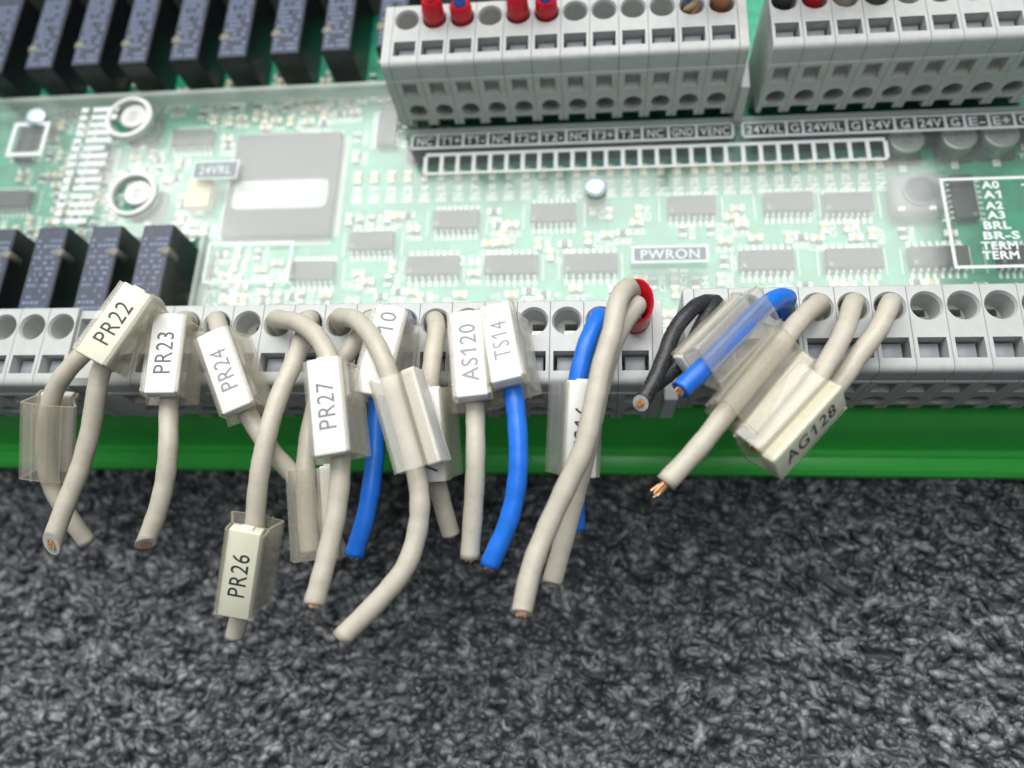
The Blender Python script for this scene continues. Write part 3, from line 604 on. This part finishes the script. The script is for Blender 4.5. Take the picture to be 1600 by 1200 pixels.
# LED row with its printed legends
LX0, LX1 = LED_ROW[0][0], LED_ROW[-1][0]; LY = LED_ROW[0][1]
for i, (x, y) in enumerate(LED_ROW):
    smd(P_L, x, y + .3, math.pi / 2)
    put_text(silk, 'IN', x + .1, y - 4.3, ZP + .03, 2.2, rot=math.pi / 2, width=2.0, weight=.06)
    put_text(silk, str(i), x, y - 2.2, ZP + .03, 1.7, rot=math.pi / 2, width=1.6, weight=.05)
    occ.append((x, y - 2, 1.5, 4))
rr = random.Random(21)
RN = 0
names = ['C86', 'C87', 'C88', 'C89', 'R134', 'C68', 'C67', 'C70', 'C71', 'C85', 'R27', 'R31', 'C12', 'R76', 'R54', 'C83', 'TR46', 'C62']
tries = 0
while RN < 430 and tries < 16000:
    tries += 1
    x = rr.uniform(-66, 140); y = rr.uniform(7, 72)
    if y > 44 and x > 30: continue
    rz = rr.choice((0, math.pi / 2))
    if not free(x, y, .6): continue
    smd(rr.choice((P_C, P_C, P_R)), x, y, rz); occ.append((x, y, *((1.25, .85) if rz == 0 else (.85, 1.25)))); RN += 1
    if rr.random() < .95:
        tx, ty = (x, y - 1.6) if rz == 0 else (x + 1.7, y)
        put_text(silk, names[RN % len(names)], tx, ty, ZP + .03, 1.25, rot=0 if rz == 0 else math.pi / 2, width=3.2, weight=.05)
# outlines round the chips and the printed numbers by the terminals
def frame(b, x0, x1, y0, y1, t, z0, z1):
    box(b, x0, x1, y0, y0 + t, z0, z1); box(b, x0, x1, y1 - t, y1, z0, z1)
    box(b, x0, x0 + t, y0 + t, y1 - t, z0, z1); box(b, x1 - t, x1, y0 + t, y1 - t, z0, z1)
for x, y, a, b_ in CHIPS:
    box(silk, x - 5.9, x - 5.7, y - 2.6, y + 2.6, ZP + .01, ZP + .03); box(silk, x + 5.7, x + 5.9, y - 2.6, y + 2.6, ZP + .01, ZP + .03)
for i in range(6): put_text(silk, str(i), 29.5 + 5.7 * i, 14.9, ZP + .03, 1.5, rot=math.pi / 2, weight=.03)
put_text(silk, 'TR46', 13.5, 17.6, ZP + .03, 1.5, width=4.5, weight=.03)
put_text(silk, 'PE 2580', 34.6, 22.4, ZP + .03, 2.1, width=11, weight=.04)
o = obj('silkscreen', silk, M['silk'], mod)

# clear cover with its white print -------------------------------
CT = 1.1
bm = bmesh.new(); box(bm, XL + 4, XR - 4, 4.2, 48.2, ZC - CT, ZC)
bm2 = bmesh.new(); box(bm2, XL + 4, 19.6, 48.2, 59.0, ZC - CT, ZC)
outl = [(XL + 4, 26.2), (-14.6, 26.2), (-14.6, 4.2), (XR - 4, 4.2), (XR - 4, 48.4), (20.4, 48.4), (20.4, 60.6), (XL + 4, 60.6)]
bm.free(); bm2.free(); bm = bmesh.new()
lo = [bm.verts.new((x, y, ZC - CT)) for x, y in outl]; hi = [bm.verts.new((x, y, ZC)) for x, y in outl]
bm.faces.new(lo[::-1]); bm.faces.new(hi)
n = len(outl)
for i in range(n): bm.faces.new((lo[i], lo[(i + 1) % n], hi[(i + 1) % n], hi[i]))
cuts = []
for x, y in CAPS[:2]:
    c = bmesh.new(); cyl(c, x - 1.2, y, ZC - 3, ZC + 3, 4.0, n=40); cuts.append(c)
bm = boolean(bm, cuts)
for f in bm.faces:
    if abs(f.normal.z) < .5: f.material_index = 1
cover = obj('clear_cover', bm, [M['cover'], M['cover_edge']], mod)
for x, y in CAPS[:2]:   # collars round the two openings
    b = bmesh.new()
    n = 48; rings = []
    for r, z in ((4.05, -.9), (4.9, -.9), (5.0, .35), (4.75, .55), (4.2, .55), (4.05, .3)):
        rings.append([b.verts.new((r * math.cos(2 * math.pi * i / n), r * math.sin(2 * math.pi * i / n), z)) for i in range(n)])
    for a_, c_ in zip(rings, rings[1:] + rings[:1]):
        for i in range(n): b.faces.new((a_[i], a_[(i + 1) % n], c_[(i + 1) % n], c_[i]))
    bmesh.ops.recalc_face_normals(b, faces=b.faces[:])
    obj('cover_collar', b, M['ring'], cover, loc=(x - 1.2, y, ZC), angle=40)
# raised folded rims of the cover
for x0, x1, y0, y1 in ((XL + 4, 20.4, 59.4, 60.6), (-15.6, -14.6, 4.2, 26.2)):
    obj('cover_rim', bbox(x0, x1, y0, y1, ZC - 3.2, ZC + .5, .2, 1), M['cover_edge'], cover)
obj('cover_rim', bbox(21, XR - 4, 47.7, 48.7, ZC - 2.2, ZC + .3, .2, 1), M['cover_edge'], cover)
pr = bmesh.new(); z0, z1 = ZC + .02, ZC + .06
# big legend strips
def strip(xs, y0, y1, texts, t=.55):
    box(pr, xs[0], xs[-1], y1 - t * .7, y1, z0, z1); box(pr, xs[0], xs[-1], y0, y0 + t, z0, z1)
    for x in xs: box(pr, x - t / 2, x + t / 2, y0 + t, y1 - t * .7, z0, z1)
    for a, b_, s in zip(xs, xs[1:], texts):
        put_text(pr, s, (a + b_) / 2, (y0 + y1) / 2, z1 + .02, (y1 - y0) * .52, width=min(b_ - a - 1.3, 1.5 * len(s)), weight=.022, )
YA0, YA1 = 44.0, 47.5
strip(LABELS_1, YA0, YA1, ['NC', 'T1+', 'T1-', 'NC', 'T2+', 'T2-', 'NC', 'T3+', 'T3-', 'NC', 'GND', 'VENC'])
strip(LABELS_2, YA0, YA1, ['24VRL', 'G', '24VRL', 'G', '24V', 'G', '24V', 'G', 'E-', 'E+', 'G', 'E-'])
YG0, YG1 = 38.2, 43.0
ng = 27; gx0, gx1 = GRID_X
box(pr, gx0, gx1, YG1 - .7, YG1, z0, z1); box(pr, gx0, gx1, YG0, YG0 + .5, z0, z1)
for i in range(ng + 1):
    x = gx0 + (gx1 - gx0) * i / ng; box(pr, x - .38, x + .38, YG0 + .5, YG1 - .7, z0, z1)
frame(pr, B24[0], B24[2], B24[1], B24[3], .35, z0, z1); put_text(pr, '24VRL', (B24[0] + B24[2]) / 2, (B24[1] + B24[3]) / 2, z1, 2.0, width=6.6, weight=.015)
frame(pr, RB[0], RB[2], RB[1], RB[3], .55, z0, z1)
frame(pr, PB[0], PB[2], PB[1], PB[3], .5, z0, z1); put_text(pr, 'PWRON', (PB[0] + PB[2]) / 2, (PB[1] + PB[3]) / 2, z1, 1.9, width=(PB[2] - PB[0]) * .76, weight=.015)
frame(pr, BX[0], BX[0] + 46, BX[1], BX[3], .55, z0, z1)
for s, x, y in TEXT_A: put_text(pr, s, x + (1.0 if len(s) > 3 else 0), y, z1, 1.55, width=1.45 * len(s), weight=.035)
box(pr, TEXT_A[0][1] + 5, TEXT_A[0][1] + 9, TEXT_A[0][2] - .3, TEXT_A[0][2], z0, z1)
frame(pr, BL[0], BL[2], BL[1], BL[3], .9, z0, z1)
for i in range(15):
    y = BARS[1] + (BARS[3] - BARS[1]) * i / 15
    box(pr, BARS[0], BARS[2] + (.5 if i % 3 else -.6), y, y + 1.15, z0, z1)
    box(pr, BARS[0] - 2.6, BARS[0] - 1.0, y, y + 1.15, z0, z1)
obj('white_print', pr, M['print'], cover)
for q in (B24, PB):
    bk = bmesh.new(); box(bk, q[0] + .5, q[2] - .5, q[1] + .5, q[3] - .5, ZC + .005, ZC + .015)
    obj('legend_backing', bk, M['grey_ink'], cover)
# cover screws
for i, (x, y) in enumerate(SCREWS):
    b = bmesh.new(); lathe(b, 0, 0, [(2.1, 0), (2.1, .5), (1.7, .9), (.9, 1.1)], 28)
    c1 = bmesh.new(); box(c1, -1.1, 1.1, -.14, .14, .85, 2); c2 = bmesh.new(); box(c2, -.14, .14, -1.1, 1.1, .85, 2)
    s_ = obj('screw', boolean(b, [c1, c2]), M['screw'], cover, loc=(x, y, ZC + .02), angle=35)
    b = bmesh.new(); lathe(b, 0, 0, [(1.9, ZP - ZC + .02), (1.9, -CT - .02)], 24); obj('standoff', b, M['standoff'], cover, loc=(x, y, ZC), angle=40)

# ------------------------------------------------------------------ wires
def catmull(P, n=9):
    P = [Vector(p) for p in P]; Q = [2 * P[0] - P[1]] + P + [2 * P[-1] - P[-2]]; out = []
    for i in range(1, len(Q) - 2):
        p0, p1, p2, p3 = Q[i - 1:i + 3]
        d = [max((b - a).length, 1e-6) ** .5 + 1e-6 for a, b in ((p0, p1), (p1, p2), (p2, p3))]
        t0 = 0; t1 = d[0]; t2 = t1 + d[1]; t3 = t2 + d[2]
        for j in range(n):
            t = t1 + (t2 - t1) * j / n
            A1 = (t1 - t) / (t1 - t0) * p0 + (t - t0) / (t1 - t0) * p1
            A2 = (t2 - t) / (t2 - t1) * p1 + (t - t1) / (t2 - t1) * p2
            A3 = (t3 - t) / (t3 - t2) * p2 + (t - t2) / (t3 - t2) * p3
            B1 = (t2 - t) / (t2 - t0) * A1 + (t - t0) / (t2 - t0) * A2
            B2 = (t3 - t) / (t3 - t1) * A2 + (t - t1) / (t3 - t1) * A3
            out.append((t2 - t) / (t2 - t1) * B1 + (t - t1) / (t2 - t1) * B2)
    out.append(P[-1]); return out
def tube(bm, C, r, n=20, cut=None, mi=0, cap_mi=1, seed=0, slant=.6):
    rd = random.Random(seed)
    T = [(C[min(i + 1, len(C) - 1)] - C[max(i - 1, 0)]).normalized() for i in range(len(C))]
    u = T[0].orthogonal().normalized(); rings = []
    for i, (c, t) in enumerate(zip(C, T)):
        u = (u - t * u.dot(t)).normalized(); v = t.cross(u)
        rr_ = r * (1 + .02 * math.sin(i * .9 + seed) + rd.uniform(-.012, .012))
        pts = [c + (u * math.cos(2 * math.pi * k / n) + v * math.sin(2 * math.pi * k / n)) * rr_ for k in range(n)]
        rings.append(pts)
    t = T[-1]
    nrm = (t + Vector(cut).normalized() * slant).normalized() if cut else t
    def onto(p): return p + t * ((C[-1] - p).dot(nrm) / t.dot(nrm))
    rings[-1] = [onto(p) for p in rings[-1]]
    m_ = max(1, len(rings) - 12)   # drop the rings that a slanted cut would cross
    rings = rings[:m_] + [q for q in rings[m_:-1] if all((onto(p) - p).dot(t) > .12 for p in q)] + [rings[-1]]
    R = [[bm.verts.new(p) for p in q] for q in rings]
    for a, b in zip(R, R[1:]):
        for k in range(n):
            f = bm.faces.new((a[k], a[(k + 1) % n], b[(k + 1) % n], b[k])); f.material_index = mi; f.smooth = True
    f = bm.faces.new(R[0][::-1]); f.material_index = mi
    # end face: ring of insulation round the core
    inner = [bm.verts.new(onto(C[-1] + (p - C[-1]) * .52)) for p in rings[-1]]
    core = [bm.verts.new(onto(C[-1] + (p - C[-1]) * .5) - t * .15) for p in rings[-1]]
    for k in range(n):
        f = bm.faces.new((R[-1][k], R[-1][(k + 1) % n], inner[(k + 1) % n], inner[k])); f.material_index = cap_mi
        f = bm.faces.new((inner[k], inner[(k + 1) % n], core[(k + 1) % n], core[k])); f.material_index = cap_mi
    f = bm.faces.new(core); f.material_index = cap_mi
    return t, nrm, u, onto
def strands(C, r, t, nrm, u, onto, kind, seed):
    b = bmesh.new(); v = t.cross(u); rd = random.Random(seed)
    pts = [(0, 0)] + [(.4, a) for a in range(0, 360, 60)] + [(.82, a + 15) for a in range(0, 360, 30)]
    sr = r * .5 * .19
    for q, a in pts:
        a = math.radians(a); off = (u * math.cos(a) + v * math.sin(a)) * r * .5 * q * .95
        e = onto(C[-1] + off); ln = rd.uniform(.0, .5)
        if kind == 'strand': ln = rd.uniform(.5, 2.4); 
        tip = e + t * ln + (u * rd.uniform(-.3, .3) + v * rd.uniform(-.3, .3)) * max(ln - .2, 0)
        base = e - t * .5
        ax = (tip - base).normalized(); p = ax.orthogonal().normalized(); w2 = ax.cross(p)
        lo = [b.verts.new(base + (p * math.cos(k * math.pi / 3) + w2 * math.sin(k * math.pi / 3)) * sr) for k in range(6)]
        hi = [b.verts.new(tip + (p * math.cos(k * math.pi / 3) + w2 * math.sin(k * math.pi / 3)) * sr) for k in range(6)]
        for k in range(6): b.faces.new((lo[k], lo[(k + 1) % 6], hi[(k + 1) % 6], hi[k]))
        b.faces.new(hi)
    return b
GW = {'grey': 'cut beige wires hanging from the terminals', 'blue': 'cut blue wires hanging from the terminals', 'black': 'pair of black wires in one terminal'}
for i, wd in enumerate(WIRES):
    C = catmull(wd['pts']); r = wd.get('r', 1.35)
    e = empty('wire', wd['pts'][1], wd['label'], 'wire', GW[wd['col']])
    o3 = Vector(wd['pts'][1]); C = [c - o3 for c in C]
    b = bmesh.new(); t, nrm, u, onto = tube(b, C, r, 22, wd.get('cut'), seed=i, slant=wd.get('slant', .6))
    cutm = M['cut_face'] if wd['col'] != 'blue' else M['wire_blue']
    obj('insulation', b, [M['wire_' + wd['col']], cutm], e)
    b = strands(C, r, t, nrm, u, onto, wd['end'], i)
    obj('copper_core', b, M['copper'] if wd['end'] in ('cut', 'flat', 'strand') else M['copper_dull'], e)

# twin ferrule collar in the last hole of the middle row
X, Y = STRIPS['A'][0] + 65, STRIPS['A'][1]
fe = empty('twin_ferrule', (X, Y, 0), 'red twin ferrule collar gripping two beige wires', 'ferrule')
b = bmesh.new(); n = 36
def oval(rx, ry, z, lean): return [b.verts.new((rx * math.cos(2 * math.pi * k / n) + .1 + lean * .16, ry * math.sin(2 * math.pi * k / n) + lean, z)) for k in range(n)]
lv = [oval(1.5, 1.5, -3, 0), oval(1.8, 2.1, -.4, 0), oval(2.15, 2.9, 1.2, .35), oval(2.3, 3.5, 4.6, .9), oval(2.05, 3.2, 4.8, .9), oval(1.85, 2.95, 4.5, .9), oval(1.7, 2.5, 1.2, .35), oval(1.3, 1.3, -2.5, 0)]
for a_, c_ in zip(lv, lv[1:] + lv[:1]):
    for k in range(n): b.faces.new((a_[k], a_[(k + 1) % n], c_[(k + 1) % n], c_[k]))
bmesh.ops.recalc_face_normals(b, faces=b.faces[:])
obj('collar', b, M['ferrule_red'], fe, angle=50)

# ------------------------------------------------------------------ wires in the far row
def far_wire(key, k, kind, label):
    X, Y = STRIPS[key][0] + 5 * k, STRIPS[key][1]
    if kind in ('red', 'redblue'):
        e = empty('ferruled_wire', (X, Y, 0), label, 'wire', 'wires with red ferrules in the far row')
        b = bmesh.new(); lathe(b, 0, 0, [(1.3, -3), (1.6, -.6), (1.98, .9), (1.9, 2.2), (1.65, 2.6)] if kind == 'redblue' else [(1.3, -3), (1.6, -.6), (1.98, .9), (1.8, 3.4), (1.5, 3.8)], 24)
        bmesh.ops.rotate(b, verts=b.verts[:], cent=(0, 0, 0), matrix=Matrix.Rotation(math.radians(-8), 3, 'X')); obj('ferrule', b, M['ferrule_red'], e, angle=45)
        P = [(0, 0, 0), (0, .6, 4), (.2, 2.2, 12), (.6, 6, 24), (1, 14, 38)]
        b = bmesh.new(); tube(b, catmull(P), 1.15, 16); obj('insulation', b, [M['wire_red' if kind == 'red' else 'wire_blue'], M['copper']], e)
    elif kind == 'twist':
        e = empty('twisted_wire', (X, Y, 0), label, 'wire')
        for j, mm in enumerate(('copper', 'wire_blue', 'ceramic')):
            P = [(math.cos(z * .9 + j * 2.1) * .75, math.sin(z * .9 + j * 2.1) * .75 + max(z, 0) * .18, z) for z in np.arange(-5, 26, .7)]
            b = bmesh.new(); tube(b, catmull(P, 2), .62, 10); obj(['copper_strand', 'blue_strand', 'tan_strand'][j], b, [M[mm], M[mm]], e)
    else:
        e = empty('far_wire', (X, Y, 0), label, 'wire')
        P = [(0, 0, -5), (0, .5, 2), (0, 2.5, 10), (.5, 7, 24)]
        b = bmesh.new(); tube(b, catmull(P), 1.45, 16); obj('insulation', b, [M[kind], M[kind]], e)
far_wire('U', 1, 'red', 'leftmost red wire in a red ferrule, far terminal row')
far_wire('U', 2, 'redblue', 'blue wire in a red ferrule beside the leftmost red wire')
far_wire('U', 4, 'red', 'red ferruled wire right of the empty hole, far terminal row')
far_wire('U', 5, 'redblue', 'blue wire in a red ferrule, last of the four red ferrules')
far_wire('U', 10, 'twist', 'twisted copper and blue strands entering the far row')
far_wire('U', 11, 'copper_dull', 'brown copper wire in the last hole of the left far row')
far_wire('V', 0, 'wire_black', 'black wire in the first hole of the right far row')
far_wire('V', 1, 'ferrule_red', 'dark red wire in the second hole of the right far row')
far_wire('V', 2, 'wire_grey', 'beige wire in the third hole of the right far row')
far_wire('V', 3, 'nub', 'tan wire in the fourth hole of the right far row')

# ------------------------------------------------------------------ wire tags
def ribbon(bm, pts, closed, t, L):
    """solid strip of thickness t along a (y,z) polyline, extruded over length L along x; end faces get material 1"""
    P = [Vector((p[0], p[1])) for p in pts]; n = len(P); N = []
    for i in range(n):
        a = P[i - 1] if (i > 0 or closed) else None; c = P[(i + 1) % n] if (i < n - 1 or closed) else None
        d1 = (P[i] - a).normalized() if a is not None else None; d2 = (c - P[i]).normalized() if c is not None else None
        n1 = Vector((-d1.y, d1.x)) if d1 is not None else None; n2 = Vector((-d2.y, d2.x)) if d2 is not None else None
        if n1 is None: m = n2
        elif n2 is None: m = n1
        else:
            m = (n1 + n2); m = m.normalized(); m = m / max(.5, m.dot(n1))
        N.append(m)
    A = [p + m * t / 2 for p, m in zip(P, N)]; B = [p - m * t / 2 for p, m in zip(P, N)]
    def mk(x): return [bm.verts.new((x, q.x, q.y)) for q in A], [bm.verts.new((x, q.x, q.y)) for q in B]
    a0, b0 = mk(-L / 2); a1, b1 = mk(L / 2)
    rng_ = range(n if closed else n - 1); fs = []
    for i in rng_:
        j = (i + 1) % n
        fs.append(bm.faces.new((a0[i], a0[j], a1[j], a1[i]))); fs.append(bm.faces.new((b0[i], b1[i], b1[j], b0[j])))
        for q in (bm.faces.new((a0[i], b0[i], b0[j], a0[j])), bm.faces.new((a1[i], a1[j], b1[j], b1[i]))): q.material_index = 1
    if not closed:
        bm.faces.new((a0[0], a1[0], b1[0], b0[0])); bm.faces.new((a0[-1], b0[-1], b1[-1], a1[-1]))
def tag(md):
    ax = Vector(md['ax']); up = Vector(md['up']); side = up.cross(ax)
    e = empty('wire_tag', (0, 0, 0), md['label'], 'wire tag', 'clear sleeves with tags on the wires')
    e.matrix_world = Matrix.Translation(Vector(md['c']) * S) @ Matrix((ax, side, up)).transposed().to_4x4()
    L = md['L']
    b = bmesh.new()
    ribbon(b, [(-2.45, 1.9), (-2.7, 1.2), (-3.05, .1), (-3.6, -1.35), (-3.4, -1.6), (-2.2, -1.75), (-.8, -1.95), (.8, -1.95), (2.2, -1.75), (3.4, -1.6), (3.6, -1.35), (3.05, .1), (2.7, 1.2), (2.45, 1.9)], True, .34, L)
    ribbon(b, [(-2.05, 4.28), (-2.5, 4.2), (-2.6, 3.9), (-2.6, 2.06)], False, .3, L)
    ribbon(b, [(2.6, 2.06), (2.6, 3.9), (2.5, 4.2), (2.05, 4.28)], False, .3, L)
    for y_ in (-1.9, 0, 1.9): ribbon(b, [(y_, -2.06 if y_ == 0 else -1.97), (y_ * 1.03, -2.35)], False, .22, L)   # moulded ribs
    bmesh.ops.recalc_face_normals(b, faces=b.faces[:])
    obj('clear_sleeve', b, [M['sleeve'], M['sleeve_cut']], e)
    cream = md['txt'] in ('PR22', 'PR26', 'AG128')
    b = bbox(-L / 2 - .25, L / 2 + .2, -2.15, 2.15, 2.3, 4.25, .25, 3)
    tg = obj('tag_plate', b, M['tag_cream' if cream else 'tag'], e, angle=60)
    b = bbox(-L / 2 - .5, -L / 2 - .2, -.9, .9, 2.7, 3.9, .1, 1); obj('end_tab', b, M['tag'], tg)
    if md['txt']:
        b = bmesh.new(); s = md['txt']
        cap = 2.35 if md['dark'] > .02 else 2.3
        put_text(b, s, md['off'], 0, 4.28, cap, rot=math.pi, width=min(9.2, md['fw'] * 1.95 * len(s) * (1.12)), weight=0.0 if md['fw'] < .8 else .01)
        obj('lettering', b, ink(md['dark']), tg)
for md in MARKERS: tag(md)
for o in list(col.objects):
    if o.type == 'MESH' and o.parent is None and not o.get('kind'): print('loose', o.name)
print('objects', len(col.objects), 'tris', sum(len(m.polygons) for m in bpy.data.meshes))
